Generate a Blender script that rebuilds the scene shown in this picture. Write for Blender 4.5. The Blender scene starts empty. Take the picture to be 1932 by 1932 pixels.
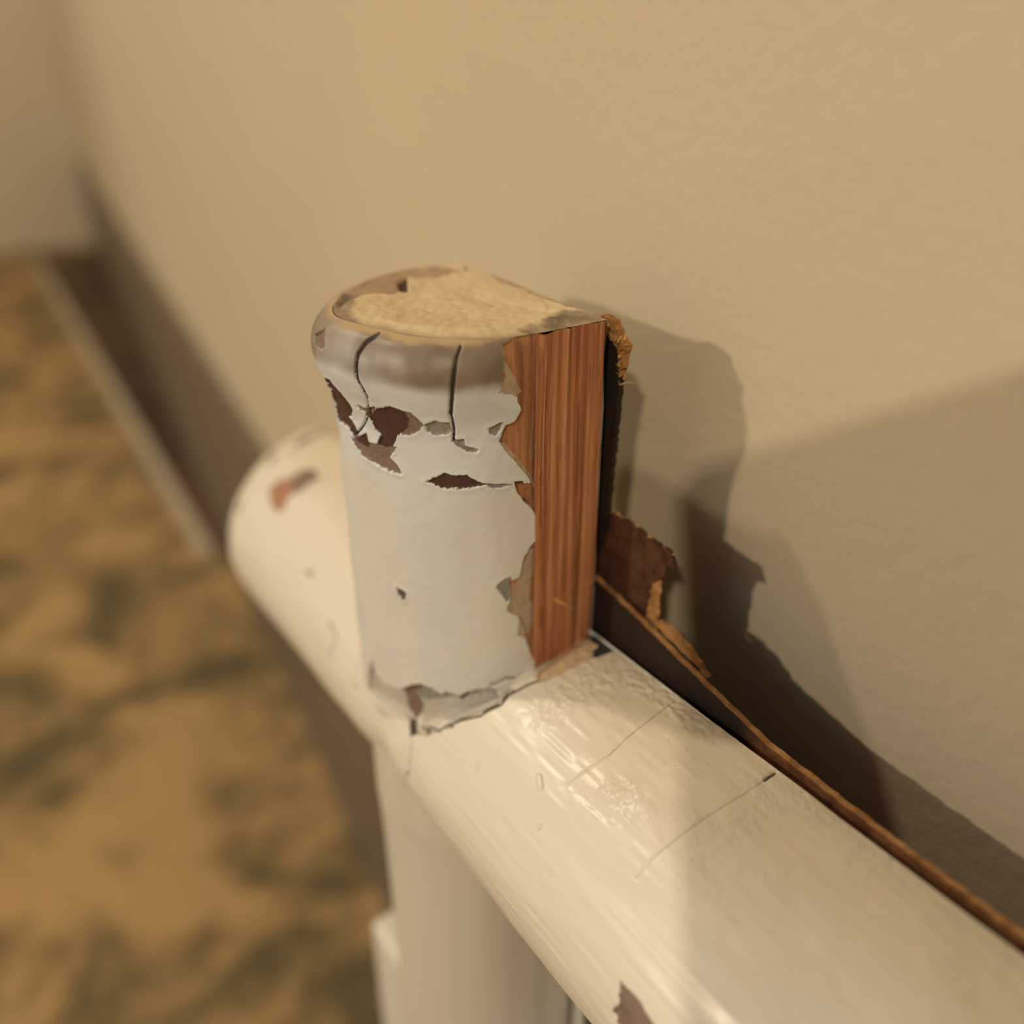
import bpy, math, random
import numpy as np
from mathutils import Vector, Matrix

random.seed(7)
rng = np.random.default_rng(7)

# ------------------------------------------------------------------ units
# All shapes are written in "bar thickness" units (1 unit = 3 cm), x along the
# rail, y towards the wall, z up with 0 at the top of the post.
S = 0.03
FLOOR = -10.0


def P(x, y, z):
    return (x * S, y * S, (z - FLOOR) * S)


# ------------------------------------------------------------------ camera
scene = bpy.context.scene
cam_d = bpy.data.cameras.new('camera')
cam = bpy.data.objects.new('camera', cam_d)
scene.collection.objects.link(cam)
scene.camera = cam
PITCH = math.radians(28.0)
HX, HY = -0.81915, 0.57358
fw = Vector((HX * math.cos(PITCH), HY * math.cos(PITCH), -math.sin(PITCH)))
rt = Vector((HY, -HX, 0))
up = rt.cross(fw)
M = Matrix((rt, up, -fw)).transposed().to_4x4()
M.translation = Vector(P(2.737, -2.370, 1.0))
cam.matrix_world = M
cam_d.sensor_width = 36
cam_d.lens = 1640 / 1932 * 36
cam_d.clip_start = 0.005
cam_d.dof.use_dof = True
cam_d.dof.focus_distance = 3.62 * S
cam_d.dof.aperture_fstop = cam_d.lens / (0.14 * S * 1000)

# ------------------------------------------------------------------ light
scene.view_settings.view_transform = 'Standard'
scene.view_settings.look = 'None'
scene.view_settings.gamma = 1
scene.view_settings.use_curve_mapping = False
scene.view_settings.exposure = 0.6
world = bpy.data.worlds.new('room_ambient')
scene.world = world
world.use_nodes = True
bg = world.node_tree.nodes['Background']
bg.inputs[0].default_value = (1.0, 0.88, 0.72, 1)
bg.inputs[1].default_value = 0.075


def lamp(name, phi, el, dist, watts, radius, col, target=(0, 0, -0.8)):
    """bulb whose light travels phi degrees from the wall normal (towards +x), el degrees down"""
    p, e = math.radians(phi), math.radians(el)
    d = Vector((-math.sin(p) * math.cos(e), -math.cos(p) * math.cos(e), math.sin(e)))
    L = bpy.data.lights.new(name, 'POINT')
    L.energy = watts
    L.shadow_soft_size = radius
    L.color = col
    o = bpy.data.objects.new(name, L)
    o.location = Vector(P(*target)) + d * dist
    scene.collection.objects.link(o)
    return o


WARM = (1.0, 0.84, 0.61)
lamp('lamp_side', 15, 20, 1.3, 11.0, 0.022, WARM)
lamp('lamp_ceiling', 55, 49, 1.5, 14.5, 0.03, WARM)
lamp('lamp_shoulder', -40, 36, 1.4, 17.0, 0.02, WARM)
# added cool fill from the camera side to brighten the post; no window known
wl = bpy.data.lights.new('cool_fill', 'AREA')
wl.shape = 'RECTANGLE'
wl.size, wl.size_y = 1.0, 1.2
wl.energy = 1.2
wl.color = (0.88, 0.95, 1.0)
wo = bpy.data.objects.new('cool_fill', wl)
scene.collection.objects.link(wo)
wo.location = Vector(P(-8, -60, 12))
wo.rotation_euler = (Vector(P(0, 0, -1)) - wo.location).to_track_quat('-Z', 'Y').to_euler()


# ------------------------------------------------------------------ node helpers
class NT:
    def __init__(self, name):
        self.m = bpy.data.materials.new(name)
        self.m.use_nodes = True
        self.t = self.m.node_tree
        self.t.nodes.clear()
        self.out = self.t.nodes.new('ShaderNodeOutputMaterial')
        self.b = self.t.nodes.new('ShaderNodeBsdfPrincipled')
        self.t.links.new(self.b.outputs[0], self.out.inputs[0])
        self.tc = self.t.nodes.new('ShaderNodeTexCoord')

    def set(self, sock, v):
        if hasattr(v, 'is_linked'):
            self.t.links.new(v, sock)
        elif isinstance(v, (tuple, list)) and len(v) == 3 and sock.type == 'RGBA':
            sock.default_value = (*v, 1)
        else:
            sock.default_value = v

    def map(self, scale=(1, 1, 1), rot=(0, 0, 0)):
        n = self.t.nodes.new('ShaderNodeMapping')
        n.inputs['Scale'].default_value = scale
        n.inputs['Rotation'].default_value = rot
        self.t.links.new(self.tc.outputs['Object'], n.inputs[0])
        return n.outputs[0]

    def noise(self, scale, detail=4, rough=0.55, vec=None, dist=0.0):
        n = self.t.nodes.new('ShaderNodeTexNoise')
        n.inputs['Scale'].default_value = scale
        n.inputs['Detail'].default_value = detail
        n.inputs['Roughness'].default_value = rough
        n.inputs['Distortion'].default_value = dist
        self.t.links.new(vec if vec is not None else self.tc.outputs['Object'], n.inputs[0])
        return n.outputs[0]

    def math(self, op, a, b=0.0, clamp=False):
        n = self.t.nodes.new('ShaderNodeMath')
        n.operation = op
        n.use_clamp = clamp
        self.set(n.inputs[0], a)
        self.set(n.inputs[1], b)
        return n.outputs[0]

    def step(self, v, lo, hi, a=0.0, b=1.0):
        n = self.t.nodes.new('ShaderNodeMapRange')
        n.interpolation_type = 'SMOOTHSTEP'
        self.set(n.inputs[0], v)
        n.inputs[1].default_value = lo
        n.inputs[2].default_value = hi
        n.inputs[3].default_value = a
        n.inputs[4].default_value = b
        return n.outputs[0]

    def mix(self, f, a, b):
        n = self.t.nodes.new('ShaderNodeMix')
        n.data_type = 'RGBA'
        self.set(n.inputs[0], f)
        self.set(n.inputs[6], a)
        self.set(n.inputs[7], b)
        return n.outputs[2]

    def attr(self, name):
        n = self.t.nodes.new('ShaderNodeAttribute')
        n.attribute_name = name
        return n.outputs['Fac']

    def bump(self, h, strength=0.3, dist=0.0005, prev=None):
        n = self.t.nodes.new('ShaderNodeBump')
        n.inputs['Strength'].default_value = strength
        n.inputs['Distance'].default_value = dist
        self.t.links.new(h, n.inputs['Height'])
        if prev is not None:
            self.t.links.new(prev, n.inputs['Normal'])
        return n.outputs[0]

    def done(self, col, rough=0.5, normal=None, spec=0.5):
        self.set(self.b.inputs['Base Color'], col)
        self.set(self.b.inputs['Roughness'], rough)
        self.b.inputs['Specular IOR Level'].default_value = spec
        if normal is not None:
            self.t.links.new(normal, self.b.inputs['Normal'])
        return self.m


# ------------------------------------------------------------------ mesh helpers
def link(name, verts, faces, mat, parent=None, smooth=False, attrs=None):
    me = bpy.data.meshes.new(name)
    me.from_pydata([P(*v) for v in verts], [], faces)
    for k, a in (attrs or {}).items():
        at = me.attributes.new(k, 'FLOAT', 'POINT')
        at.data.foreach_set('value', np.asarray(a, dtype=np.float32))
    if smooth:
        me.polygons.foreach_set('use_smooth', [True] * len(me.polygons))
    me.materials.append(mat)
    me.update()
    o = bpy.data.objects.new(name, me)
    scene.collection.objects.link(o)
    if parent is not None:
        o.parent = parent
        off = Vector((0, 0, 0))
        p = parent
        while p is not None:
            off += p.location
            p = p.parent
        o.location = -off
    return o


def tag(o, label=None, cat=None, group=None, kind=None):
    for k, v in (('label', label), ('category', cat), ('group', group), ('kind', kind)):
        if v:
            o[k] = v
    return o


def grid_faces(nu, nv, wrap=False):
    f = []
    for j in range(nv - 1):
        for i in range(nu if wrap else nu - 1):
            a = j * nu + i
            b = j * nu + (i + 1) % nu
            f.append((a, b, b + nu, a + nu))
    return f


def spline(pts, n):
    """Catmull-Rom through pts, resampled evenly to n points (numpy n x 2)"""
    p = np.array(pts, float)
    p = np.vstack([2 * p[0] - p[1], p, 2 * p[-1] - p[-2]])
    out = []
    for i in range(1, len(p) - 2):
        t = np.linspace(0, 1, 60, endpoint=False)[:, None]
        a, b, c, d = p[i - 1], p[i], p[i + 1], p[i + 2]
        out.append(0.5 * (2 * b + (c - a) * t + (2 * a - 5 * b + 4 * c - d) * t ** 2 + (3 * b - a - 3 * c + d) * t ** 3))
    q = np.vstack(out + [p[-2][None]])
    L = np.concatenate([[0], np.cumsum(np.linalg.norm(np.diff(q, axis=0), axis=1))])
    s = np.linspace(0, L[-1], n)
    return np.stack([np.interp(s, L, q[:, 0]), np.interp(s, L, q[:, 1])], 1), s


def extrude_poly(pts, y0, y1, warp=None):
    """outline in (x, z) given thickness in y"""
    n = len(pts)
    v = [(x, y0, z) for x, z in pts] + [(x, y1, z) for x, z in pts]
    if warp:
        v = [warp(*q) for q in v]
    f = [tuple(range(n)), tuple(range(2 * n - 1, n - 1, -1))]
    f += [(i + n, (i + 1) % n + n, (i + 1) % n, i) for i in range(n)]
    return v, f


def ragged(pts, step=0.03, amp=0.012, closed=True):
    out = []
    n = len(pts)
    for i in range(n if closed else n - 1):
        a, b = np.array(pts[i]), np.array(pts[(i + 1) % n])
        k = max(1, int(np.linalg.norm(b - a) / step))
        for j in range(k):
            q = a + (b - a) * j / k
            if j:
                q = q + rng.normal(0, amp, 2)
            out.append(tuple(q))
    if not closed:
        out.append(tuple(pts[-1]))
    return out


def box(x0, x1, y0, y1, z0, z1, bev=0.0):
    if bev <= 0:
        v = [(x, y, z) for z in (z0, z1) for y in (y0, y1) for x in (x0, x1)]
        return v, [(0, 2, 3, 1), (4, 5, 7, 6), (0, 1, 5, 4), (2, 6, 7, 3), (0, 4, 6, 2), (1, 3, 7, 5)]
    import bmesh
    bm = bmesh.new()
    v, f = box(x0, x1, y0, y1, z0, z1)
    vs = [bm.verts.new(q) for q in v]
    for q in f:
        bm.faces.new([vs[i] for i in q])
    bmesh.ops.bevel(bm, geom=bm.edges[:], offset=bev, segments=3, affect='EDGES', profile=0.5)
    bm.verts.index_update()
    r = [tuple(q.co) for q in bm.verts], [tuple(w.index for w in q.verts) for q in bm.faces]
    bm.free()
    return r


# ------------------------------------------------------------------ materials
def mat_wall():
    n = NT('wall_paint')
    big = n.noise(3, 3)
    col = n.mix(n.step(big, .3, .7), (.63, .535, .385), (.68, .58, .425))
    b = n.bump(n.noise(480, 4), .22, .0006)
    b = n.bump(n.noise(60, 3), .12, .002, b)
    return n.done(col, .75, b, .3)


def mat_plain_paint(name, c0, c1, rough=.4):
    n = NT(name)
    col = n.mix(n.noise(25, 4), c0, c1)
    return n.done(col, rough, n.bump(n.noise(150, 3), .1, .0004))


M_WALL = mat_wall()
M_BASE = mat_plain_paint('baseboard_shade_paint', (.13, .105, .072), (.20, .165, .12), .5)  # colour darkened to carry the shade low on the wall
M_PAINT = mat_plain_paint('white_gloss_paint', (.72, .70, .64), (.80, .78, .72), .38)



def chip_stack(n, col, layers, wob=.012, sc=2200):
    """lay chip colours over a coat; each layer is a signed distance stored on the surface"""
    w = n.math('MULTIPLY', n.math('SUBTRACT', n.noise(sc, 5, .65), .5), wob * 2)
    anym = None
    for name, c in layers:
        d = n.math('ADD', n.attr(name), w)
        m = n.step(d, -.0015, .0015)
        col = n.mix(m, col, c)
        anym = m if anym is None else n.math('MAXIMUM', anym, m)
    return col, anym


def mat_post():
    n = NT('post_paint')
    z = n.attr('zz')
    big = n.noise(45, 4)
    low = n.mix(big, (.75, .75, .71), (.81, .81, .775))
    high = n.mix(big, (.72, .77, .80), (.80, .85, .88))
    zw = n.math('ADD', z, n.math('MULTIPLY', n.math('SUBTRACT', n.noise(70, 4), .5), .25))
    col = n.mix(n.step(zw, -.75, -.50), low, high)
    # worn turned rim: rubbed grey-brown band with a cream lip
    zr = n.math('ADD', z, n.math('MULTIPLY', n.math('SUBTRACT', n.noise(160, 6), .5), .07))
    band = n.math('MULTIPLY', n.step(zr, -.215, -.14), n.step(zr, .02, -.01))
    rub = n.mix(n.noise(230, 5), (.13, .10, .075), (.40, .31, .23))
    col = n.mix(n.math('MULTIPLY', band, n.step(n.noise(75, 3), .25, .5, .6, 1.0)), col, rub)
    col = n.mix(n.step(zr, -.02, -.004), col, (.52, .37, .21))
    # thin hairline staining
    st = n.noise(120, 5, .6, n.map((1, 1, .35)))
    col = n.mix(n.math('MULTIPLY', n.step(st, .60, .74), .25), col, (.50, .47, .40))
    grain = n.noise(900, 4, .6, n.map((1, 1, .03)))
    woodc = n.mix(n.step(grain, .3, .7), (.27, .11, .05), (.58, .28, .13))
    darkc = n.mix(n.noise(900, 5), (.055, .022, .016), (.13, .060, .045))
    midc = n.mix(n.noise(1100, 5), (.15, .095, .075), (.36, .25, .20))
    greyc = n.mix(n.noise(1100, 5), (.20, .19, .16), (.42, .41, .36))
    palec = n.mix(n.noise(900, 6), (.36, .24, .15), (.66, .54, .40))
    col, m = chip_stack(n, col, [('base', n.mix(n.noise(300, 5), (.50, .47, .40), (.68, .64, .56))), ('gray', greyc), ('patch', n.mix(n.noise(300, 5), (.46, .45, .40), (.56, .55, .49))),
                                 ('mid', midc), ('dark', darkc), ('wood', woodc), ('pale', palec), ('hole', (.13, .12, .09))])
    col, c = chip_stack(n, col, [('crack', (.075, .06, .05))], .006)
    b = n.bump(n.noise(130, 4), .06, .0005)
    b = n.bump(n.noise(900, 5), .12, .00015, b)
    b = n.bump(n.math('MULTIPLY', m, n.noise(2600, 5)), .6, .0003, b)
    return n.done(col, n.math('ADD', .42, n.math('MULTIPLY', m, .35)), b, .45)


def mat_rail():
    n = NT('rail_paint')
    back = n.attr('tt')                       # distance over the round from the back edge
    streak = n.noise(60, 5, .6, n.map((.05, 1, 1)))
    big = n.noise(28, 5, .6)
    col = n.mix(streak, (.78, .725, .62), (.86, .81, .72))
    stain = n.math('MULTIPLY', n.step(n.math('ADD', back, n.math('MULTIPLY', n.math('SUBTRACT', big, .5), 1.1)), .75, .1), .75)
    col = n.mix(stain, col, n.mix(n.noise(140, 6), (.66, .56, .40), (.79, .70, .53)))
    col = n.mix(n.math('MULTIPLY', n.step(n.noise(42, 3, .5, n.map((.25, 1, 1))), .58, .72), .35), col, (.56, .55, .44))
    spk = n.math('MULTIPLY', n.step(n.noise(1300, 6, .7), .60, .70), n.step(back, .62, .2))
    col = n.mix(n.math('MULTIPLY', spk, .45), col, (.30, .25, .18))
    rustc = n.mix(n.noise(300, 4), (.33, .14, .075), (.55, .29, .18))
    midc = n.mix(n.noise(300, 4), (.17, .105, .08), (.34, .24, .19))
    greyc = n.mix(n.noise(160, 4), (.44, .425, .37), (.56, .54, .48))
    creamc = n.mix(n.noise(200, 4), (.62, .56, .44), (.74, .70, .60))
    rawc = n.mix(n.step(n.noise(1500, 5, .7), .56, .64), n.mix(n.noise(150, 4), (.55, .38, .21), (.70, .53, .33)), (.17, .09, .05))
    col, m = chip_stack(n, col, [('cream', creamc), ('gray', greyc), ('mid', midc), ('rust', rustc), ('raw', rawc),
                                 ('black', n.mix(n.noise(350, 4), (.012, .012, .013), (.05, .05, .05)))])
    hair = n.math('MULTIPLY', n.step(n.attr('hair'), -.001, .003), n.step(n.noise(130, 3), .3, .6, .25, .8))
    col = n.mix(hair, col, (.36, .29, .20))
    col, c = chip_stack(n, col, [('crack', (.10, .075, .055))], .003)
    rough_zone = n.math('MULTIPLY', n.step(back, .80, .35), n.step(n.noise(45, 3), .42, .60))
    b = n.bump(streak, .14, .0004)
    b = n.bump(n.math('MULTIPLY', n.noise(900, 6, .65), rough_zone), .7, .0005, b)
    b = n.bump(n.noise(1400, 4), .12, .0001, b)
    b = n.bump(n.math('MULTIPLY', m, n.noise(700, 4)), .5, .0004, b)
    n.b.inputs['Coat Weight'].default_value = .18
    n.b.inputs['Coat Roughness'].default_value = .2
    r = n.math('ADD', n.math('ADD', .38, n.math('MULTIPLY', stain, .25)), n.math('MULTIPLY', m, .4))
    return n.done(col, r, b, .5)


def mat_top():
    n = NT('end_filler')
    arc = n.noise(55, 5, .65, None, 1.2)
    col = n.mix(arc, (.61, .47, .285), (.76, .61, .40))
    col = n.mix(n.math('MULTIPLY', n.step(n.noise(900, 5, .7), .58, .70), .4), col, (.42, .31, .19))
    edge = n.attr('edge')                      # distance in from the rim
    e2 = n.math('ADD', edge, n.math('MULTIPLY', n.math('SUBTRACT', n.noise(130, 4), .5), .14))
    col = n.mix(n.step(e2, .05, .0), col, n.mix(n.noise(240, 4), (.28, .20, .12), (.60, .46, .29)))
    grain = n.noise(900, 5, .6, n.map((1, .10, 1), (0, 0, .25)))
    w = n.math('MULTIPLY', n.math('SUBTRACT', n.noise(500, 5), .5), .05)
    col = n.mix(n.step(n.math('ADD', n.attr('grain'), w), -.004, .006), col, n.mix(grain, (.24, .13, .075), (.60, .44, .29)))
    dm = n.math('MULTIPLY', n.step(n.math('ADD', n.attr('dirt'), n.math('MULTIPLY', w, 2)), -.03, .03), n.step(n.noise(170, 5), .35, .6, .45, .95))
    col = n.mix(dm, col, (.16, .12, .08))
    col, c = chip_stack(n, col, [('crack', (.07, .035, .02))], .004)
    b = n.bump(arc, .35, .0012)
    b = n.bump(n.noise(1200, 5, .65), .4, .0003, b)
    return n.done(col, .7, b, .3)


def mat_split():
    n = NT('split_wood')
    fine = n.noise(2600, 4, .6, n.map((1, 1, .012)))
    wide = n.noise(620, 4, .6, n.map((1, 1, .02)), .2)
    g = n.math('ADD', n.math('MULTIPLY', fine, .5), n.math('MULTIPLY', wide, .5))
    col = n.mix(n.step(g, .36, .64), (.27, .10, .045), (.62, .275, .125))
    lines = n.step(n.noise(1250, 2, .5, n.map((1, 1, .006))), .58, .68)
    col = n.mix(n.math('MULTIPLY', lines, .55), col, (.74, .43, .22))
    dark = n.step(n.noise(1500, 3, .6, n.map((1, 1, .035))), .62, .72)
    col = n.mix(n.math('MULTIPLY', dark, .7), col, (.10, .034, .015))
    col = n.mix(n.math('MULTIPLY', n.step(n.noise(90, 3), .4, .7), .35), col, (.40, .13, .06))
    b = n.bump(g, .7, .0006)
    return n.done(col, .68, b, .3)


def mat_board(name, c0, c1, rough=.75, sc=420):
    n = NT(name)
    g = n.noise(sc, 5, .65)
    col = n.mix(n.step(g, .3, .7), c0, c1)
    return n.done(col, rough, n.bump(n.noise(1500, 5, .7), .7, .0005), .3)


M_POST, M_RAIL, M_TOP, M_SPLIT = mat_post(), mat_rail(), mat_top(), mat_split()


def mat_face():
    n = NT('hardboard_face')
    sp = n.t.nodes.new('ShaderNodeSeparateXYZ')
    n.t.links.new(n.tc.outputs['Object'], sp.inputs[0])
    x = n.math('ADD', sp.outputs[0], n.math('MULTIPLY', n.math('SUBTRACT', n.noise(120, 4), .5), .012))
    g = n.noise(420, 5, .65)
    # shadow painted into the board: near-black beside the post, bare brown fibre beyond it
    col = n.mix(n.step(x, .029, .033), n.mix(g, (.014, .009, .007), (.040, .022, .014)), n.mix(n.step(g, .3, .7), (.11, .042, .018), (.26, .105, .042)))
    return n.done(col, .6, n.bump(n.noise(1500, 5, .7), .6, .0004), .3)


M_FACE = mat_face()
M_RED = mat_board('red_brown_hardboard', (.055, .022, .012), (.15, .060, .030))
M_TORN = mat_board('torn_hardboard', (.30, .135, .050), (.58, .31, .12))
M_FIBRE = mat_board('raw_fibre', (.60, .30, .09), (.78, .47, .18), .8)

# ------------------------------------------------------------------ the room
NW = np.array([0.139, 0.990])
NW = NW / np.linalg.norm(NW)
TW = np.array([NW[1], -NW[0]])            # along the wall, towards the near end


def wpt(a, d, z):
    """a along the wall, d = distance in front of (-) or behind the wall plane"""
    q = NW * (0.55 + d) + TW * a
    return (q[0], q[1], z)


def wall_box(a0, a1, d0, d1, z0, z1):
    v = [wpt(a, d, z) for z in (z0, z1) for d in (d0, d1) for a in (a0, a1)]
    return v, box(0, 1, 0, 1, 0, 1)[1]


# the old plaster bows a little behind the post: its line in plan
WX = np.concatenate([np.linspace(-62, -3, 40), np.linspace(-2.9, 1.4, 60), np.linspace(1.5, 40, 30)])
gx = np.linspace(-62, 40, 6000)
tq = np.clip((gx + 2.5) / 3.3, 0, 1)
sl = -.1404 + (.1404 - .02) * tq * tq * (3 - 2 * tq)
gy_ = np.concatenate([[0], np.cumsum((sl[1:] + sl[:-1]) / 2 * np.diff(gx))])
gy_ += (.51 + .139 * 62) / .99 - gy_[0]
WY = np.interp(WX, gx, gy_)


def wall_strip(d0, d1, z0, z1):
    """a board following the wall line, from d0 to d1 behind its face"""
    n = len(WX)
    v = [(x, y + d, z) for z in (z0, z1) for d in (d0, d1) for x, y in zip(WX, WY)]
    f = []
    for i in range(n - 1):
        for a_, b_ in ((0, 2), (2, 3), (3, 1), (1, 0)):
            f.append((a_ * n + i, a_ * n + i + 1, b_ * n + i + 1, b_ * n + i))
    f += [(0, 2 * n, 3 * n, n), (n - 1, 2 * n - 1, 4 * n - 1, 3 * n - 1)]
    return v, [tuple(reversed(q)) for q in f]


v, f = wall_strip(0, 3, FLOOR, 75)
tag(link('wall_back', v, f, M_WALL), 'cream painted plaster wall behind the broken frame', 'wall', kind='structure')
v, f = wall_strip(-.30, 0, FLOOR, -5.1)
tag(link('baseboard_back', v, f, M_BASE), 'tall grey-brown skirting board along the wall, shade put into its colour', 'baseboard', kind='structure')
v = [wpt(a, d, z) for z in (FLOOR, 75) for d in (-90, 0) for a in (-63, -60)]
tag(link('wall_left', v, box(0, 1, 0, 1, 0, 1)[1], M_WALL), 'far end wall of the room beyond the rug', 'wall', kind='structure')


def mat_floor():
    n = NT('mottled_carpet')
    vec = n.map((1, 1, 1), (0, 0, .5))
    big = n.noise(15, 5, .6, vec, .6)
    mid = n.noise(34, 4, .6, vec)
    fac = n.math('ADD', n.math('MULTIPLY', big, .75), n.math('MULTIPLY', mid, .25))
    col = n.mix(n.step(fac, .38, .60), (.13, .11, .06), (.55, .36, .165))
    col = n.mix(n.math('MULTIPLY', n.noise(300, 2), .3), col, (.17, .12, .06))
    return n.done(col, .95, n.bump(n.noise(700, 2), .5, .002), .1)


v, f = box(-120, 80, -90, 25, FLOOR - 1, FLOOR)
tag(link('floor', v, f, mat_floor()), 'floor of mottled brown and olive carpet', 'floor', kind='structure')


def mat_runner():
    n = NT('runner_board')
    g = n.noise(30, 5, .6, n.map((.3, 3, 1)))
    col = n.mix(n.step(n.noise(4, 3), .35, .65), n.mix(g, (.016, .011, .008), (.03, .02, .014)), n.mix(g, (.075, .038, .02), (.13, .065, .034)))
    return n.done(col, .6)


def edge_y(x):
    """pale edge of the runner, closing on the skirting towards the near end"""
    return 2.36 + (x + 19.0) * (2.97 - 2.36) / (-28.3 + 19.0)


def skirt_y(x):
    return np.interp(x, gx, gy_) - .30


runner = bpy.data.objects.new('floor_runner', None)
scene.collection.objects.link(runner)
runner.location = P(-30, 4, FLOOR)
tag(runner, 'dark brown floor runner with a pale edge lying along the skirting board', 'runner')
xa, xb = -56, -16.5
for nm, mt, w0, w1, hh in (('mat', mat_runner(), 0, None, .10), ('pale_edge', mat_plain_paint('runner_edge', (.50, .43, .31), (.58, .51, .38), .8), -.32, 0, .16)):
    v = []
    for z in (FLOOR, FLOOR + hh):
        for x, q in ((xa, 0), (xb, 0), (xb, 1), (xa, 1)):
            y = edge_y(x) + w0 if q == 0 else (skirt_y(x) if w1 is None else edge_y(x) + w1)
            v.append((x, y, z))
    link(nm, v, [(3, 2, 1, 0), (4, 5, 6, 7), (0, 1, 5, 4), (1, 2, 6, 5), (2, 3, 7, 6), (3, 0, 4, 7)], mt, runner)

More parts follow.
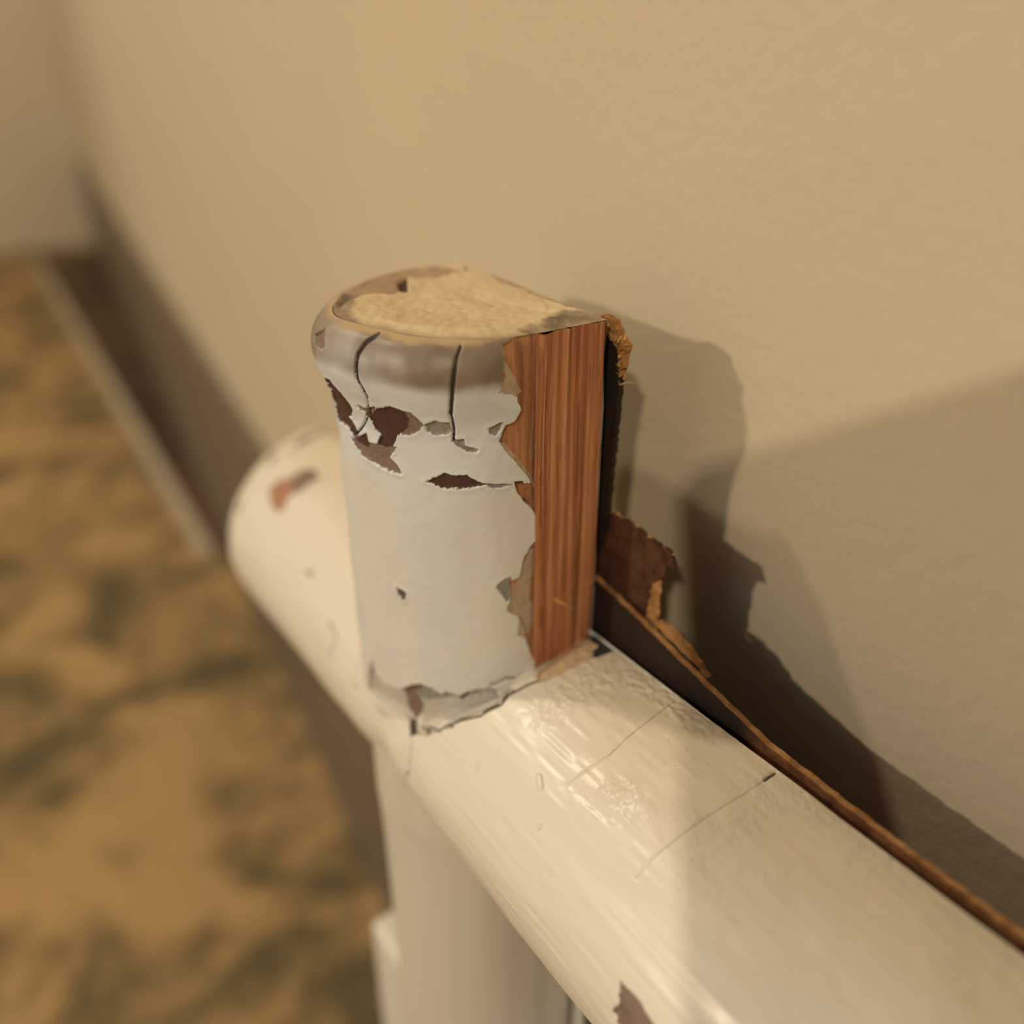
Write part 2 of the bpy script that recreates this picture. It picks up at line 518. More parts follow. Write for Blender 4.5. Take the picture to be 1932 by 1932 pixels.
# ------------------------------------------------------------------ wear map
# chipped and cracked places, each an outline on its own surface: post (arc round the front from the split face, height),
# rail (along, arc over the round from the back edge), post_top (x, y)
WEAR = [
    # post dark
    ('post', 'dark', [(1.031,-0.27),(0.96,-0.25),(0.944,-0.278),(0.912,-0.317),(0.88,-0.371),(0.905,-0.417),(0.931,-0.422),(0.883,-0.457),(0.87,-0.502),(0.815,-0.472),(0.802,-0.511),(0.815,-0.542),(0.886,-0.534),(0.934,-0.481),(1.012,-0.479),(1.115,-0.507),(1.089,-0.394)], None),
    ('post', 'dark', [(0.722,-0.331),(0.622,-0.292),(0.574,-0.3),(0.557,-0.342),(0.577,-0.393),(0.628,-0.437),(0.657,-0.489),(0.712,-0.516),(0.751,-0.504),(0.731,-0.463),(0.76,-0.434),(0.77,-0.399),(0.783,-0.38)], None),
    ('post', 'dark', [(0.503,-0.626),(0.454,-0.598),(0.412,-0.574),(0.361,-0.584),(0.319,-0.578),(0.271,-0.61),(0.238,-0.621),(0.287,-0.634),(0.351,-0.641),(0.422,-0.645),(0.464,-0.63)], None),
    ('post', 'dark', [(0.113,-0.629),(0.071,-0.638),(0.039,-0.694),(0.013,-0.757),(0.01,-0.789),(0.061,-0.737),(0.09,-0.69)], None),
    # post mid
    ('post', 'mid', [(0.941,-0.521),(0.889,-0.525),(0.802,-0.515),(0.712,-0.497),(0.638,-0.492),(0.686,-0.55),(0.644,-0.574),(0.619,-0.615),(0.667,-0.618),(0.738,-0.612),(0.799,-0.598),(0.851,-0.586),(0.88,-0.561)], None),
    ('post', 'mid', [(0.574,-0.3),(0.532,-0.307),(0.499,-0.344),(0.487,-0.357),(0.516,-0.39),(0.567,-0.422),(0.606,-0.422),(0.648,-0.391)], None),
    ('post', 'mid', [(0.718,-0.317),(0.738,-0.357),(0.793,-0.389),(0.805,-0.362),(0.844,-0.354),(0.822,-0.338),(0.789,-0.347)], None),
    ('post', 'mid', [(1.057,-0.087),(0.989,-0.036),(0.967,-0.054),(0.95,-0.096),(0.954,-0.114),(1.005,-0.109)], None),
    ('post', 'mid', [(0.722,-1.853),(0.638,-1.783),(0.586,-1.754),(0.57,-1.765),(0.641,-1.831),(0.619,-1.851),(0.596,-1.892),(0.622,-1.979),(0.628,-1.994),(0.641,-1.998),(0.641,-2.0),(0.699,-1.987)], None),
    # post gray
    ('post', 'gray', [(0.483,-0.352),(0.438,-0.332),(0.38,-0.337),(0.371,-0.375),(0.393,-0.39),(0.451,-0.399),(0.48,-0.387)], None),
    ('post', 'gray', [(0.238,-0.619),(0.168,-0.633),(0.119,-0.641),(0.18,-0.648),(0.222,-0.639)], None),
    ('post', 'gray', [(0.371,-0.417),(0.325,-0.413),(0.322,-0.444),(0.267,-0.464),(0.277,-0.475),(0.313,-0.468),(0.345,-0.451),(0.367,-0.431)], None),
    ('post', 'gray', [(0.226,-0.365),(0.168,-0.343),(0.177,-0.375),(0.197,-0.403),(0.219,-0.393)], None),
    ('post', 'gray', [(1.102,-0.051),(1.047,-0.084),(1.047,-0.099)], None),
    ('post', 'gray', [(0.2,-1.146),(0.164,-1.113),(0.129,-1.107),(0.113,-1.162),(0.135,-1.229),(0.148,-1.234),(0.168,-1.193)], None),
    ('post', 'gray', [(0.184,-1.767),(0.11,-1.787),(0.129,-1.827),(0.174,-1.845),(0.164,-1.805)], None),
    ('post', 'gray', [(0.641,-1.805),(0.564,-1.757),(0.461,-1.777),(0.377,-1.789),(0.461,-1.817),(0.557,-1.853),(0.606,-1.858)], None),
    # post hole
    ('post', 'hole', [(0.699,-1.222),(0.673,-1.228),(0.641,-1.231),(0.651,-1.272),(0.673,-1.283),(0.696,-1.26)], None),
    # post wood
    ('post', 'wood', [(-0.03,0.033),(0.168,-0.022),(0.161,-0.121),(0.18,-0.194),(0.11,-0.24),(0.081,-0.307),(0.1,-0.346),(0.155,-0.364),(0.171,-0.411),(0.18,-0.433),(0.113,-0.529),(0.052,-0.602),(0.026,-0.658),(0.071,-0.65),(0.097,-0.646),(0.087,-0.691),(0.042,-0.748),(0.019,-0.787),(-0.03,-0.861),(-0.03,-0.927),(0.026,-0.979),(0.061,-1.019),(0.064,-1.059),(0.084,-1.125),(0.129,-1.128),(0.122,-1.174),(0.132,-1.238),(0.145,-1.29),(0.087,-1.335),(0.055,-1.409),(0.045,-1.485),(0.026,-1.552),(0.006,-1.612),(-0.03,-1.687),(-0.03,-1.755),(-0.03,-1.811),(-0.03,-0.661),(-0.03,0.056)], None),
    # post pale
    ('post', 'pale', [(0.139,-1.294),(0.116,-1.177),(0.084,-1.137),(0.026,-1.0),(-0.03,-0.989),(-0.03,-1.102),(0.013,-1.148),(0.023,-1.273),(-0.03,-1.333),(0.019,-1.448),(0.061,-1.468),(0.093,-1.435),(0.087,-1.335)], None),
    ('post', 'pale', [(0.18,-0.44),(0.158,-0.441),(0.093,-0.524),(0.026,-0.621),(0.003,-0.682),(-0.03,-0.715),(-0.03,-0.766),(0.019,-0.66),(0.11,-0.533)], None),
    ('post', 'pale', [(0.171,-0.017),(0.161,-0.02),(0.155,-0.092),(0.106,-0.18),(0.081,-0.229),(0.11,-0.236),(0.187,-0.205),(0.161,-0.151)], None),
    # post crack
    ('post', 'crack', [(0.702,-0.017),(0.731,-0.043),(0.754,-0.088),(0.757,-0.139),(0.757,-0.188),(0.744,-0.23),(0.741,-0.267)], 0.009),
    ('post', 'crack', [(0.741,-0.267),(0.764,-0.332),(0.793,-0.389),(0.851,-0.462),(0.902,-0.513)], 0.004),
    ('post', 'crack', [(0.329,-0.021),(0.342,-0.055),(0.348,-0.095)], 0.005),
    ('post', 'crack', [(0.348,-0.095),(0.354,-0.146),(0.361,-0.213),(0.371,-0.29)], 0.007),
    ('post', 'crack', [(0.371,-0.29),(0.364,-0.367),(0.371,-0.424)], 0.005),
    ('post', 'crack', [(0.928,-1.767),(0.915,-1.848),(0.838,-1.873),(0.735,-1.858),(0.635,-1.777),(0.586,-1.751),(0.522,-1.757)], 0.006),
    ('post', 'crack', [(0.451,-1.772),(0.377,-1.785),(0.335,-1.755),(0.287,-1.74),(0.235,-1.737)], 0.014),
    ('post', 'crack', [(0.235,-1.737),(0.161,-1.767),(0.097,-1.776),(0.042,-1.779),(0.0,-1.764),(0.0,-1.744)], 0.01),
    ('post', 'crack', [(0.226,-1.703),(0.187,-1.698),(0.155,-1.677),(0.097,-1.693),(0.055,-1.673)], 0.005),
    # post base
    ('post', 'base', [(0.944,-1.782),(0.915,-1.851),(0.838,-1.875),(0.735,-1.86),(0.638,-1.783),(0.586,-1.754),(0.522,-1.76),(0.451,-1.774),(0.377,-1.786),(0.335,-1.756),(0.287,-1.742),(0.235,-1.74),(0.161,-1.769),(0.097,-1.779),(0.042,-1.782),(0.01,-1.766),(0.026,-1.712),(0.013,-1.842),(0.319,-1.963),(0.67,-2.0),(1.012,-1.996)], None),
    # post patch
    ('post', 'patch', [(0.48,-1.894),(0.441,-1.831),(0.377,-1.791),(0.296,-1.763),(0.216,-1.764),(0.174,-1.815),(0.184,-1.86),(0.258,-1.88),(0.338,-1.911),(0.425,-1.957),(0.477,-1.962)], None),
    # rail mid
    ('rail', 'mid', [(-0.536,0.93),(-0.468,0.854),(-0.431,0.817),(-0.406,0.812),(-0.455,0.885),(-0.418,0.894),(-0.362,0.908),(-0.325,0.961),(-0.313,0.983),(-0.337,1.034),(-0.275,1.06),(-0.424,1.004)], None),
    ('rail', 'mid', [(1.319,1.051),(1.369,1.047),(1.422,1.047),(1.499,1.068),(1.51,1.101),(1.4,1.236),(1.363,1.196),(1.332,1.171),(1.35,1.126),(1.326,1.081)], None),
    ('rail', 'mid', [(-2.69,0.501),(-2.69,0.39),(-2.63,0.331),(-2.474,0.347),(-2.474,0.406),(-2.462,0.517),(-2.522,0.603)], None),
    ('rail', 'mid', [(-3.127,0.298),(-3.153,0.167),(-3.166,0.0),(-3.099,0.0),(-3.044,0.0),(-3.099,0.072),(-3.044,0.205),(-3.016,0.293)], None),
    ('rail', 'mid', [(-3.099,0.563),(-3.153,0.511),(-3.153,0.422),(-3.099,0.454),(-3.03,0.553)], None),
    ('rail', 'mid', [(-2.943,0.961),(-2.987,0.926),(-2.958,0.854),(-2.914,0.894),(-2.899,0.939)], None),
    ('rail', 'mid', [(-1.789,0.872),(-1.741,0.835),(-1.705,0.835),(-1.705,0.854),(-1.741,0.867)], None),
    # rail cream
    ('rail', 'cream', [(-0.455,0.885),(-0.406,0.812),(-0.275,0.755),(-0.158,0.712),(-0.164,0.732),(-0.189,0.826),(-0.139,0.863),(-0.145,0.921),(-0.139,0.965),(-0.269,0.974),(-0.375,0.917)], None),
    ('rail', 'cream', [(-0.337,1.034),(-0.3,0.974),(-0.238,0.961),(-0.108,0.899),(-0.145,0.957),(-0.189,0.996),(-0.282,1.055)], None),
    # rail gray
    ('rail', 'gray', [(-0.182,0.831),(-0.176,0.774),(-0.158,0.712),(-0.108,0.643),(-0.058,0.583),(0.072,0.593),(0.091,0.624),(0.06,0.683),(0.01,0.751),(-0.046,0.821),(-0.12,0.858)], None),
    ('rail', 'gray', [(-0.04,0.558),(0.022,0.506),(0.097,0.568),(0.091,0.608),(0.016,0.573)], None),
    # rail raw
    ('rail', 'raw', [(0.134,0.411),(0.035,0.326),(0.004,0.161),(-0.009,0.006),(-0.002,0.0),(0.171,0.056),(0.209,0.111),(0.19,0.255),(0.171,0.358),(0.153,0.39)], None),
    # rail black
    ('rail', 'black', [(-0.015,0.017),(0.091,0.0),(0.122,0.0),(0.122,0.0),(0.14,0.0),(0.159,0.0),(0.233,0.006),(0.196,0.0),(0.215,0.045),(0.209,0.106),(0.178,0.084),(0.165,0.033),(0.14,0.033),(0.06,0.028)], None),
    # rail rust
    ('rail', 'rust', [(-2.75,0.658),(-2.765,0.578),(-2.69,0.496),(-2.606,0.511),(-2.51,0.598),(-2.438,0.678),(-2.474,0.732),(-2.594,0.717),(-2.69,0.683)], None),
    # rail crack
    ('rail', 'crack', [(-0.536,0.939),(-0.455,0.983),(-0.393,1.013),(-0.282,1.06)], 0.008),
    ('rail', 'crack', [(-0.275,1.06),(-0.282,1.004),(-0.158,0.978),(-0.244,0.978),(-0.151,0.935)], 0.005),
    ('rail', 'crack', [(-0.102,0.921),(-0.083,0.867),(-0.046,0.835),(-0.021,0.798),(0.053,0.717),(0.066,0.673),(0.097,0.613),(0.091,0.573),(0.078,0.517)], 0.006),
    ('rail', 'crack', [(-0.145,0.961),(-0.095,0.894),(-0.033,0.844)], 0.004),
    ('rail', 'crack', [(0.091,0.542),(0.122,0.443),(0.171,0.358),(0.19,0.255),(0.209,0.117),(0.227,0.006)], 0.007),
    ('rail', 'crack', [(1.22,0.017),(1.22,0.078)], 0.006),
    ('rail', 'crack', [(-0.244,1.076),(-0.22,1.143),(-0.213,1.236),(-0.238,1.272),(-0.294,1.443)], 0.004),
    ('rail', 'crack', [(-0.908,0.939),(-0.896,1.0),(-0.871,1.072),(-0.846,1.101),(-0.859,1.147)], 0.004),
    ('rail', 'crack', [(-1.32,0.965),(-1.181,0.991),(-1.169,1.038),(-1.194,1.159)], 0.005),
    ('rail', 'crack', [(-3.099,0.347),(-2.87,0.363)], 0.004),
    # rail hair
    ('rail', 'hair', [(0.668,0.033),(0.686,0.183),(0.693,0.32),(0.699,0.443),(0.668,0.603),(0.649,0.673)], 0.0042),
    ('rail', 'hair', [(1.22,0.078),(1.214,0.211),(1.195,0.358),(1.177,0.47),(1.158,0.608),(1.152,0.732)], 0.0042),
    # rail bump
    ('rail', 'bump', [(0.525,0.722),(0.568,0.751)], 0.014),
    ('rail', 'bump', [(0.215,0.876),(0.227,0.885)], 0.012),
    ('rail', 'bump', [(0.674,0.863),(0.68,0.867)], 0.01),
    # post_top grain
    ('post_top', 'grain', [(-1.146,-0.542),(-1.187,-0.48),(-1.221,-0.426),(-1.255,-0.333),(-1.292,-0.212),(-1.268,-0.04),(-1.034,0.027),(-1.051,-0.055),(-1.046,-0.148),(-1.092,-0.221),(-1.111,-0.308),(-0.891,-0.469),(-0.849,-0.542),(-0.909,-0.58),(-0.917,-0.663),(-0.804,-0.774),(-0.755,-0.845),(-0.814,-0.839),(-0.997,-0.713)], None),
    # post_top dirt
    ('post_top', 'dirt', [(-0.875,-0.807),(-1.026,-0.69),(-0.911,-0.676),(-0.775,-0.76),(-0.655,-0.837),(-0.526,-0.861),(-0.596,-0.877),(-0.665,-0.88),(-0.741,-0.868)], None),
    ('post_top', 'dirt', [(-0.041,-0.393),(-0.06,-0.264),(-0.163,-0.074),(-0.069,-0.024),(-0.001,0.004),(0.012,-0.187),(0.008,-0.299),(0.004,-0.372)], None),
    # post_top crack
    ('post_top', 'crack', [(-0.873,-0.451),(-1.108,-0.319),(-1.091,-0.287),(-1.078,-0.207),(-1.04,-0.162),(-1.045,-0.121)], 0.011),
    ('post_top', 'crack', [(-1.075,-0.361),(-0.874,-0.453)], 0.018),
    ('post_top', 'crack', [(-1.079,-0.206),(-1.043,-0.172)], 0.014),
    ('post_top', 'crack', [(-1.059,-0.055),(-1.094,0.018),(-1.078,0.041)], 0.01),
]


def sdf_poly(p, poly):
    """signed distance to a closed outline, positive inside"""
    v = np.array(poly)
    d = np.full(len(p), 1e9)
    inside = np.zeros(len(p), bool)
    for i in range(len(v)):
        a, b = v[i], v[(i + 1) % len(v)]
        e = b - a
        w = p - a
        t = np.clip((w @ e) / max(1e-12, e @ e), 0, 1)
        d = np.minimum(d, ((w - t[:, None] * e) ** 2).sum(1))
        if a[1] != b[1]:
            c = ((a[1] > p[:, 1]) != (b[1] > p[:, 1])) & (p[:, 0] < (b[0] - a[0]) * (p[:, 1] - a[1]) / (b[1] - a[1]) + a[0])
            inside ^= c
    return np.where(inside, 1, -1) * np.sqrt(d)


def sdf_line(p, line, wid):
    v = np.array(line)
    d = np.full(len(p), 1e9)
    for a, b in zip(v[:-1], v[1:]):
        e = b - a
        w = p - a
        t = np.clip((w @ e) / max(1e-12, e @ e), 0, 1)
        d = np.minimum(d, ((w - t[:, None] * e) ** 2).sum(1))
    return wid - np.sqrt(d)


def wear(surface, pts, names):
    pts = np.asarray(pts)
    out = {k: np.full(len(pts), -.2) for k in names}
    for o, layer, poly, wid in WEAR:
        if o != surface or layer not in out:
            continue
        q = np.array(poly)
        near = ((pts > q.min(0) - .2) & (pts < q.max(0) + .2)).all(1)
        i = np.nonzero(near)[0]
        if len(i) == 0 or len(q) < 2:
            continue
        sd = sdf_poly(pts[i], poly) if wid is None else sdf_line(pts[i], poly, wid)
        out[layer][i] = np.maximum(out[layer][i], sd)
    return out


def sstep(x, a, b):
    t = np.clip((x - a) / (b - a), 0, 1)
    return t * t * (3 - 2 * t)


LAT = rng.random((256, 256))


def vnoise(u, v):
    u, v = np.asarray(u, float), np.asarray(v, float)
    i, j = np.floor(u).astype(int), np.floor(v).astype(int)
    a, b = u - i, v - j
    a, b = a * a * (3 - 2 * a), b * b * (3 - 2 * b)
    g = lambda x, y: LAT[x % 256, y % 256]
    return (g(i, j) * (1 - a) + g(i + 1, j) * a) * (1 - b) + (g(i, j + 1) * (1 - a) + g(i + 1, j + 1) * a) * b


# ------------------------------------------------------------------ the broken frame
frame = bpy.data.objects.new('furniture_frame', None)
scene.collection.objects.link(frame)
frame.location = P(-.6, -.4, FLOOR)
tag(frame, 'broken wooden furniture frame with chipped white paint standing before the wall', 'furniture frame')

# post outline in plan, from the split face round the front to the back
BODY = [(0.02, -.335), (0.0, -.48), (-.05, -.60), (-.16, -.73), (-.36, -.84), (-.70, -.91), (-1.02, -.74), (-1.25, -.44),
        (-1.33, -.14), (-1.24, .06), (-1.0, .10), (-.5, .07), (0.02, .02)]
o0, s0 = spline(BODY, 3000)
ARC = np.concatenate([np.linspace(0, 1.35, 420), np.linspace(1.35, s0[-1], 150)[1:]])
OUT = np.stack([np.interp(ARC, s0, o0[:, 0]), np.interp(ARC, s0, o0[:, 1])], 1)
NS = len(ARC)
tan = np.gradient(OUT, ARC, axis=0)
tan /= np.linalg.norm(tan, axis=1)[:, None]
NRM = np.stack([tan[:, 1], -tan[:, 0]], 1)     # outward
if ((NRM * (OUT - OUT.mean(0))).sum(1)).mean() < 0:
    NRM = -NRM
CUT = .022                                      # plane of the split face


FLZ, FLV = spline([(-.50, 0), (-.42, .004), (-.34, .022), (-.26, .055), (-.19, .078), (-.12, .078), (-.06, .055), (-.02, .02), (0, -.03)], 200)
FLZ, FLV = FLZ[:, 0], FLZ[:, 1]


def flare(z):
    """how far the turned rim stands out from the body"""
    return np.interp(z, np.concatenate([[-3], FLZ]), np.concatenate([[0], FLV]))


# rail section, from the top back edge over the round front to the underside
RC = (0.0, -2.247)
RA, RB = .94, .68


def rail_section():
    th = np.concatenate([np.linspace(0, 1.95, 330), np.linspace(1.95, math.pi, 50)[1:]])
    return np.stack([RC[0] - RA * np.sin(th), RC[1] + RB * np.cos(th)], 1)


# --- post
zs = np.concatenate([np.linspace(0, -.06, 16), np.linspace(-.06, -.85, 190)[1:], np.linspace(-.85, -2.0, 190)[1:]])
NZ = len(zs)
SS, ZZ = np.tile(ARC, NZ), np.repeat(zs, NS)
NAMES = ['gray', 'patch', 'mid', 'dark', 'wood', 'pale', 'base', 'hole', 'crack']
W = wear('post', np.stack([SS, ZZ], 1), NAMES)
side = sstep(ARC, 0, .36)
endf = np.clip((ARC[-1] - ARC) / .12, 0, 1)
off = np.repeat(flare(zs), NS) * np.tile(np.minimum(1, .12 + .88 * side) * endf, NZ)
off += .010 * (vnoise(SS * 7, ZZ * 5) - .5) + .0015 * (vnoise(SS * 30 + 9, ZZ * 26) - .5)
loose = np.max([W[k] for k in ('gray', 'mid', 'dark', 'hole')], axis=0)
rag = .010 * (vnoise(SS * 60, ZZ * 60) - .5)
off -= .011 * sstep(loose + rag, -.004, .006)
off -= .016 * sstep(W['wood'] + rag, -.005, .008)
off -= .030 * sstep(W['base'] + rag, -.004, .010)
off += .022 * sstep(W['patch'] + rag, -.004, .012)
off -= .020 * sstep(W['crack'], -.006, .006)
off += .003 * sstep(loose, -.03, -.004) * (1 - sstep(loose, -.004, .002))     # paint curls up beside a chip
XY = np.tile(OUT, (NZ, 1)) + np.tile(NRM, (NZ, 1)) * off[:, None]
XY[:, 0] = np.minimum(XY[:, 0], CUT)
W['zz'] = ZZ
post = link('post', np.column_stack([XY, ZZ]).tolist(), grid_faces(NS, NZ), M_POST, frame, True, W)

# --- split face: bare wood torn along the grain
y0, y1 = -.345, .022
gy, gz = 130, 220
yy, zz = np.linspace(y0, y1, gy), np.linspace(0.0, -1.66, gz)
YY, Z2 = np.tile(yy, gz), np.repeat(zz, gy)
rel = .020 * (vnoise(YY * 26, Z2 * .9) - .5) + .012 * (vnoise(YY * 70, Z2 * 1.6 + 7) - .5) + .006 * (vnoise(YY * 140, Z2 * 5) - .5)
rel += .014 * (vnoise(YY * 3, Z2 * 2.2 + 3) - .5)
edge = sstep(YY, y0, y0 + .02) * sstep(-YY, -y1, -y1 + .015)
XX = CUT + .004 + rel * (.25 + .75 * edge) - .012 * (1 - edge)
Y2 = YY + .006 * (vnoise(YY * 4, Z2 * 14) - .5)
link('split_face', np.column_stack([XX, Y2, Z2]).tolist(), grid_faces(gy, gz), M_SPLIT, post, True)

# --- top: filler spread over the end grain
NR = 90
topo = OUT + NRM * (-.03 * np.minimum(1, .35 + .65 * side) * endf)[:, None]
topo[:, 0] = np.minimum(topo[:, 0], CUT)
nb = 40                                          # close the outline along the split edge
tb = np.linspace(0, 1, nb + 2)[1:-1, None]
ring = np.vstack([topo, topo[-1] + (topo[0] - topo[-1]) * tb])
NT_ = len(ring)
cen = np.array([-.62, -.36])
verts, edge_d = [], []
for r in range(NR):
    s = 1 - (r / NR) ** 1.0
    q = cen + (ring - cen) * s
    verts.append(q)
    edge_d.append(np.linalg.norm(ring - q, axis=1))
T2 = np.vstack(verts)
E2 = np.concatenate(edge_d)
W = wear('post_top', T2, ['grain', 'dirt', 'crack'])
h = .020 * sstep(E2, 0, .07) - .016 * sstep(E2, .10, .35) + .018 * (vnoise(T2[:, 0] * 9, T2[:, 1] * 9) - .5) * sstep(E2, 0, .06)
h += .008 * (vnoise(T2[:, 0] * 34, T2[:, 1] * 34) - .5) * sstep(E2, 0, .04)
h += -.020 * sstep(W['grain'], -.012, .006) * sstep(E2, 0, .05)
h += -.018 * sstep(W['crack'], -.008, .006)
W['edge'] = E2
link('filler_cap', np.column_stack([T2, h]).tolist(), grid_faces(NT_, NR, True), M_TOP, post, True, W)

# --- rail
sec = rail_section()
tc = np.concatenate([[0], np.cumsum(np.linalg.norm(np.diff(sec, axis=0), axis=1))])
XEND, XR = -2.75, .85
xs = np.concatenate([XEND - XR * np.sin(np.linspace(math.pi / 2, 0, 90)), np.linspace(XEND, -1.2, 130)[1:],
                     np.linspace(-1.2, 1.4, 420)[1:], np.linspace(1.4, 2.6, 110)[1:], np.linspace(2.6, 6.5, 60)[1:]])
NX, NC = len(xs), len(sec)
uu = np.clip((XEND - xs) / XR, 0, 1)
sy = np.sqrt(np.maximum(0, 1 - uu ** 2))
sz = np.sqrt(np.maximum(0, 1 - uu ** 5))
XX, TT = np.repeat(xs, NC), np.tile(tc, NX)
SY, SZ = np.tile(sec[:, 0], NX), np.tile(sec[:, 1], NX)
sn = np.gradient(sec, axis=0)
sn /= np.linalg.norm(sn, axis=1)[:, None]
sn = np.stack([sn[:, 1], -sn[:, 0]], 1)
if (sn * (sec - np.array(RC))).sum(1).mean() < 0:
    sn = -sn
NAMES = ['cream', 'gray', 'mid', 'rust', 'raw', 'black', 'crack', 'hair', 'bump']
W = wear('rail', np.stack([XX, TT], 1), NAMES)
W['black'] += .015
rag = .010 * (vnoise(XX * 60, TT * 60) - .5)
loose = np.max([W[k] for k in ('cream', 'mid', 'rust', 'raw', 'black')], axis=0)
off = .012 * (vnoise(XX * 3, TT * 6) - .5) + .003 * (vnoise(XX * 6, TT * 40) - .5)
off -= .014 * sstep(loose + rag, -.004, .006)
off -= .020 * sstep(np.maximum(W['cream'], W['mid']) + rag, -.004, .008) * (np.abs(XX) < 1)
off += .012 * sstep(W['gray'] + rag, -.004, .010)
off -= .012 * sstep(W['crack'], -.004, .004)
off -= .002 * sstep(W['hair'], -.004, .003)
off += .008 * sstep(W['bump'], -.004, .006)
lump = sstep(vnoise(XX * 3.1 + 5, TT * 3.7), .42, .62) * sstep(-TT, -.75, -.45) * sstep(XX, .1, .3) * sstep(-XX, -1.1, -.7)
off += lump * .016 * (.5 * vnoise(XX * 24 + TT * 17, TT * 26 - XX * 15) + .5 * vnoise(XX * 43 - TT * 31 + 11, TT * 47 + XX * 29) - .45)
off *= np.repeat(sy, NC)
foot = np.full(len(XX), -.3)                     # the rail is let in under the post
sel = (TT < 1.6) & (XX > -1.8) & (XX < .5)
foot[sel] = sdf_poly(np.stack([XX, SY], 1)[sel], np.vstack([OUT[::12], OUT[-1:]]))
off -= .075 * sstep(foot + rag, -.10, -.02) * sstep(-SY, .0, .3) * sstep(XX, -.9, -.45) * (1 - .35 * sstep(-SY, .55, .75)) + .03 * sstep(foot, -.06, 0) * sstep(SY, -.3, -.2)
VX = XX
VY = (SY + off * np.tile(sn[:, 0], NX)) * np.repeat(sy, NC)
VZ = RC[1] + (SZ + off * np.tile(sn[:, 1], NX) - RC[1]) * np.repeat(sz, NC)
W['tt'] = TT
rail = link('rail', np.column_stack([VX, VY, VZ]).tolist(), grid_faces(NC, NX) + [tuple(range((NX - 1) * NC, NX * NC))], M_RAIL, frame, True, W)
# closing the flat back of the rail
v = []
for i in range(NX):
    v += [(xs[i], 0, RC[1] + RB * sz[i]), (xs[i], 0, RC[1] - RB * sz[i])]
link('back_face', v, [(2 * i, 2 * i + 1, 2 * i + 3, 2 * i + 2) for i in range(NX - 1)], M_PAINT, rail)

# --- leg
LEG = [(0.03, -.28), (-.03, -.5), (-.14, -.66), (-.36, -.79), (-.70, -.86), (-1.02, -.70), (-1.22, -.42),
       (-1.29, -.14), (-1.2, .0), (-.5, .0), (.03, .0), (.03, -.28)]
lo, ls = spline(LEG, 200)
zs2 = np.concatenate([np.linspace(-2.1, -4.5, 90), np.linspace(-4.5, FLOOR, 30)[1:]])
cl = lo.mean(0)
v = []
for z in zs2:
    k = 1 + min(.05, .05 * math.exp((z + 2.85) * 3.0))
    for i, (x, y) in enumerate(lo):
        g = 1 + .006 * (vnoise(ls[i] * 16, z * 1.2) - .5)
        v.append((cl[0] + (x - cl[0]) * k * g, cl[1] + (y - cl[1]) * k * g, z))


def mat_leg():
    n = NT('leg_paint')
    st = n.noise(70, 5, .6, n.map((1, 1, .08)))
    col = n.mix(st, (.64, .60, .52), (.76, .72, .63))
    col = n.mix(n.math('MULTIPLY', n.step(n.noise(30, 4, .6, n.map((1, 1, .3))), .5, .7), .35), col, (.45, .43, .40))
    return n.done(col, .42, n.bump(st, .35, .0012))


link('leg', v, grid_faces(200, len(zs2)), mat_leg(), frame, True)

# --- lower rail, square in section, its end showing past the leg
v, f = box(-1.58, 6.5, -.70, -.12, -6.4, -5.0, .05)
link('lower_rail', v, f, M_PAINT, frame)

# --- hardboard panel behind, torn away along the top


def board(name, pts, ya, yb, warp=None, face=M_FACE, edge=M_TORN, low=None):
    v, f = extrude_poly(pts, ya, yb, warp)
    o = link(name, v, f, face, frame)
    o.data.materials.append(edge)
    for i, p in enumerate(o.data.polygons):
        p.material_index = 0 if i < 2 or (low is not None and p.center.z < P(0, 0, low)[2]) else 1
    return o


PT = [(-1.2, -1.3), (.0, -1.3), (.33, -1.36), (.41, -1.38), (.63, -1.43), (1.12, -1.53), (1.39, -1.54), (1.7, -1.55), (6.5, -1.55)]
pts = ragged(PT, .03, .0025, False) + [(6.5, -8.5), (-1.2, -8.5)]
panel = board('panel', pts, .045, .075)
FR1 = [(-.9, -1.2), (-.9, -.1), (-.13, -.03), (-.04, -.02), (.01, -.07), (.06, -.11), (.045, -.23), (.03, -.49), (.01, -.9), (0, -1.06), (-.05, -1.2)]
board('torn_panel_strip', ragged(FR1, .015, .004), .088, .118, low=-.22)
FR2 = [(-.3, -1.6), (-.3, -.97), (-.01, -.95), (.13, -.95), (.41, -.98), (.45, -1.05), (.41, -1.05), (.36, -1.16), (.37, -1.34), (.33, -1.5), (.3, -1.6)]
board('torn_panel_strip', ragged(FR2, .015, .004), .12, .14, face=M_RED, edge=M_RED)
# lit torn margin of the lower strip and a long splinter lying along the panel top
board('torn_margin', ragged([(.30, -1.45), (.33, -1.18), (.38, -1.14), (.375, -1.3), (.37, -1.5)], .02, .005), .108, .120, None, M_TORN, M_FIBRE)
board('torn_margin', ragged([(.34, -1.37), (.50, -1.36), (.66, -1.43), (.72, -1.47), (.6, -1.44)], .025, .006), .10, .135, None, M_TORN, M_TORN)
board('torn_margin', ragged([(-.14, -.03), (-.07, -.015), (-.02, -.02), (.02, -.07), (.075, -.11), (.06, -.17), (.045, -.26), (.03, -.16), (-.01, -.11), (-.06, -.10), (-.14, -.12)], .012, .004), .085, .125, None, M_TORN, M_TORN)
# pale bead beside the leg
v, f = box(.10, .16, -.03, .04, -8.4, -2.9, .012)
link('bead', v, f, M_PAINT, frame)


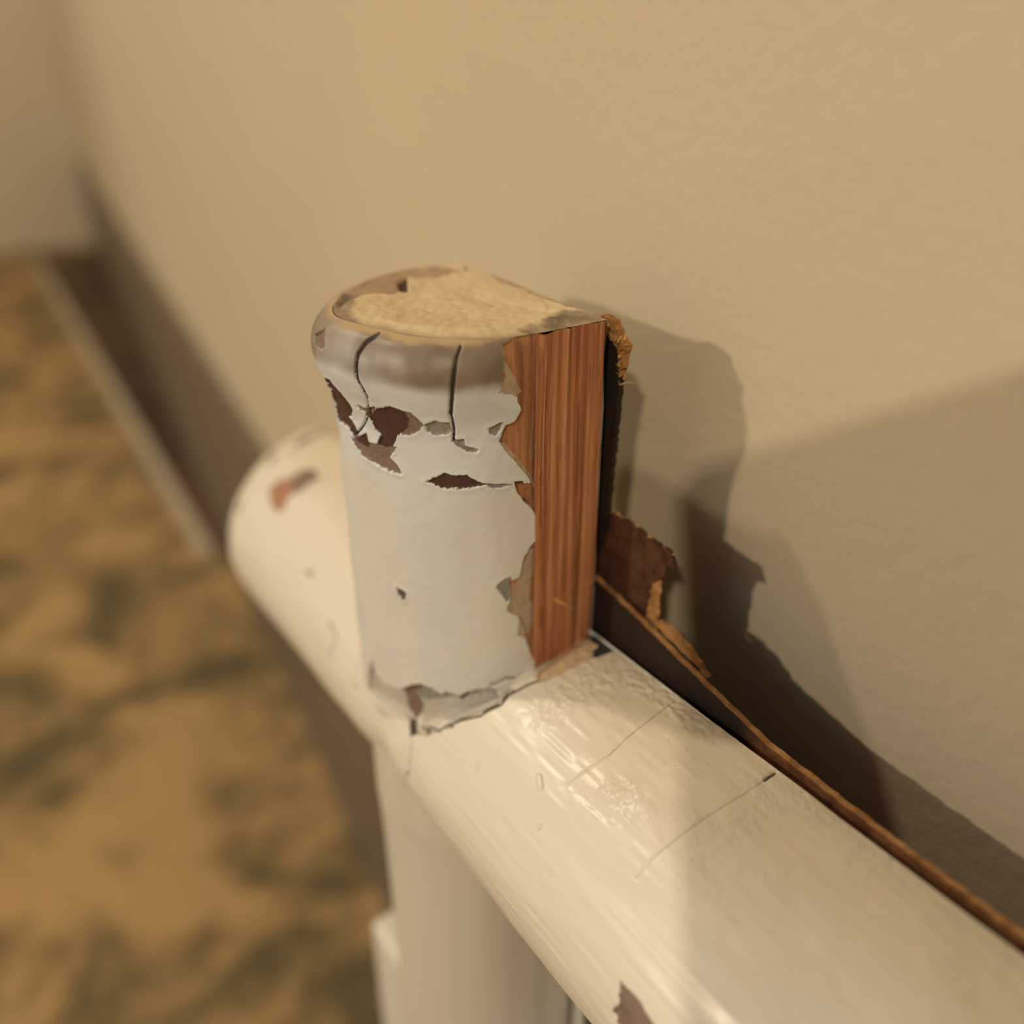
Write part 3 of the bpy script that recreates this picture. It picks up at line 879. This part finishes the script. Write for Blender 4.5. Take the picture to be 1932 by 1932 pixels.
def shard(base, tip, w, mat, name, parent, bend=(0, 0, 0)):
    """a tapered, bent sliver"""
    a, b, k = np.array(base, float), np.array(tip, float), np.array(bend, float)
    d = (b - a) / np.linalg.norm(b - a)
    s = np.cross(d, (0, 0, 1.0)) if abs(d[2]) < .9 else np.cross(d, (1.0, 0, 0))
    s /= np.linalg.norm(s)
    t = np.cross(d, s)
    v, f, n = [], [], 6
    for i in range(n):
        u = i / (n - 1)
        c = a + (b - a) * u + k * (4 * u * (1 - u))
        r = w * (1 - .85 * u)
        for e in range(4):
            an = e * math.pi / 2 + .4
            v.append(tuple(c + s * r * math.cos(an) + t * r * .5 * math.sin(an)))
    for i in range(n - 1):
        for e in range(4):
            f.append((i * 4 + e, i * 4 + (e + 1) % 4, i * 4 + 4 + (e + 1) % 4, i * 4 + 4 + e))
    f += [(3, 2, 1, 0), tuple(range(4 * n - 4, 4 * n))]
    if mat is None:
        return v, f
    return link(name, v, f, mat, parent)


face = bpy.data.objects['split_face']
shard((.045, -.245, -1.285), (.075, -.13, -1.385), .016, M_FIBRE, 'splinter', post, (.02, 0, .01))
shard((.040, -.08, -1.26), (.065, -.03, -1.20), .005, M_FIBRE, 'splinter', post, (.03, 0, -.02))
shard((.045, -.19, -1.30), (.095, -.17, -1.12), .003, M_FIBRE, 'splinter', post, (.02, .01, 0))
# frayed fibres along the torn edges: too many to count
v, f = [], []
for i in range(150):
    e = random.choice(['t', 't', 'r', 'p', 'q'])
    if e == 't':
        b = (random.uniform(-.14, .06), random.uniform(.075, .12), -.04 - .02 * random.random())
        if b[0] > 0:
            b = (b[0], b[1], b[2] - .05)
    elif e == 'r':
        z = random.uniform(-.12, -.30)
        b = (.05, random.uniform(.07, .12), z)
    elif e == 'q':
        b = (random.uniform(-.02, .12), .13, -.955)
    else:
        x = random.uniform(.13, .42)
        b = (x, .13, -.955 - .03 * (x - .1) / .3)
    ln = random.uniform(.01, .035) * (.6 if e in 'pq' else 1)
    t = (b[0] + random.gauss(.3 if e == 'r' else 0, .6) * ln, b[1] + random.gauss(0, .5) * ln, b[2] + random.uniform(.2, 1) * ln)
    vv, ff = shard(b, t, random.uniform(.003, .010), None, '', None, (0, 0, random.gauss(0, .006)))
    n0 = len(v)
    v += vv
    f += [tuple(q + n0 for q in k) for k in ff]
o = link('frayed_fibres', v, f, M_FIBRE, frame)
o['kind'] = 'stuff'

# ------------------------------------------------------------------ the phone that takes the picture; its shadow falls on the wall
c0 = Vector((2.737, -2.370, 1.0))
ro = math.radians(2)
e1 = rt * math.cos(ro) + up * math.sin(ro)
e2 = rt * math.sin(ro) - up * math.cos(ro)
corner = c0 + rt * -.17 + up * .88
phone = bpy.data.objects.new('smartphone', None)
scene.collection.objects.link(phone)
pc = corner + e1 * 1.25 + e2 * 2.6 - fw * .25
phone.location = P(*pc)
tag(phone, 'black smartphone held up before the frame to take the picture', 'phone')


def slab(w, h, d0, d1, rad, cx=1.25, cy=2.6):
    ring = []
    for sx, sy, a0 in ((1, -1, -90), (1, 1, 0), (-1, 1, 90), (-1, -1, 180)):
        for k in range(7):
            a = math.radians(a0 + 15 * k)
            ring.append((cx + sx * (w / 2 - rad) + rad * math.cos(a), cy + sy * (h / 2 - rad) + rad * math.sin(a)))
    n = len(ring)
    v = [tuple(corner + e1 * p + e2 * q - fw * d) for d in (d0, d1) for p, q in ring]
    f = [tuple(range(n)), tuple(range(2 * n - 1, n - 1, -1))] + [(i + n, (i + 1) % n + n, (i + 1) % n, i) for i in range(n)]
    return v, f


M_PHONE = mat_plain_paint('phone_glass', (.015, .015, .017), (.02, .02, .022), .2)
v, f = slab(2.5, 5.2, .06, .32, .14)
link('body', v, f, M_PHONE, phone)
v, f = slab(.9, 1.1, .045, .06, .2, .75, .9)
link('camera_plate', v, f, mat_plain_paint('phone_metal', (.05, .05, .055), (.06, .06, .065), .3), phone)
v, f = slab(2.36, 5.0, .32, .325, .25)
link('screen', v, f, M_PHONE, phone)
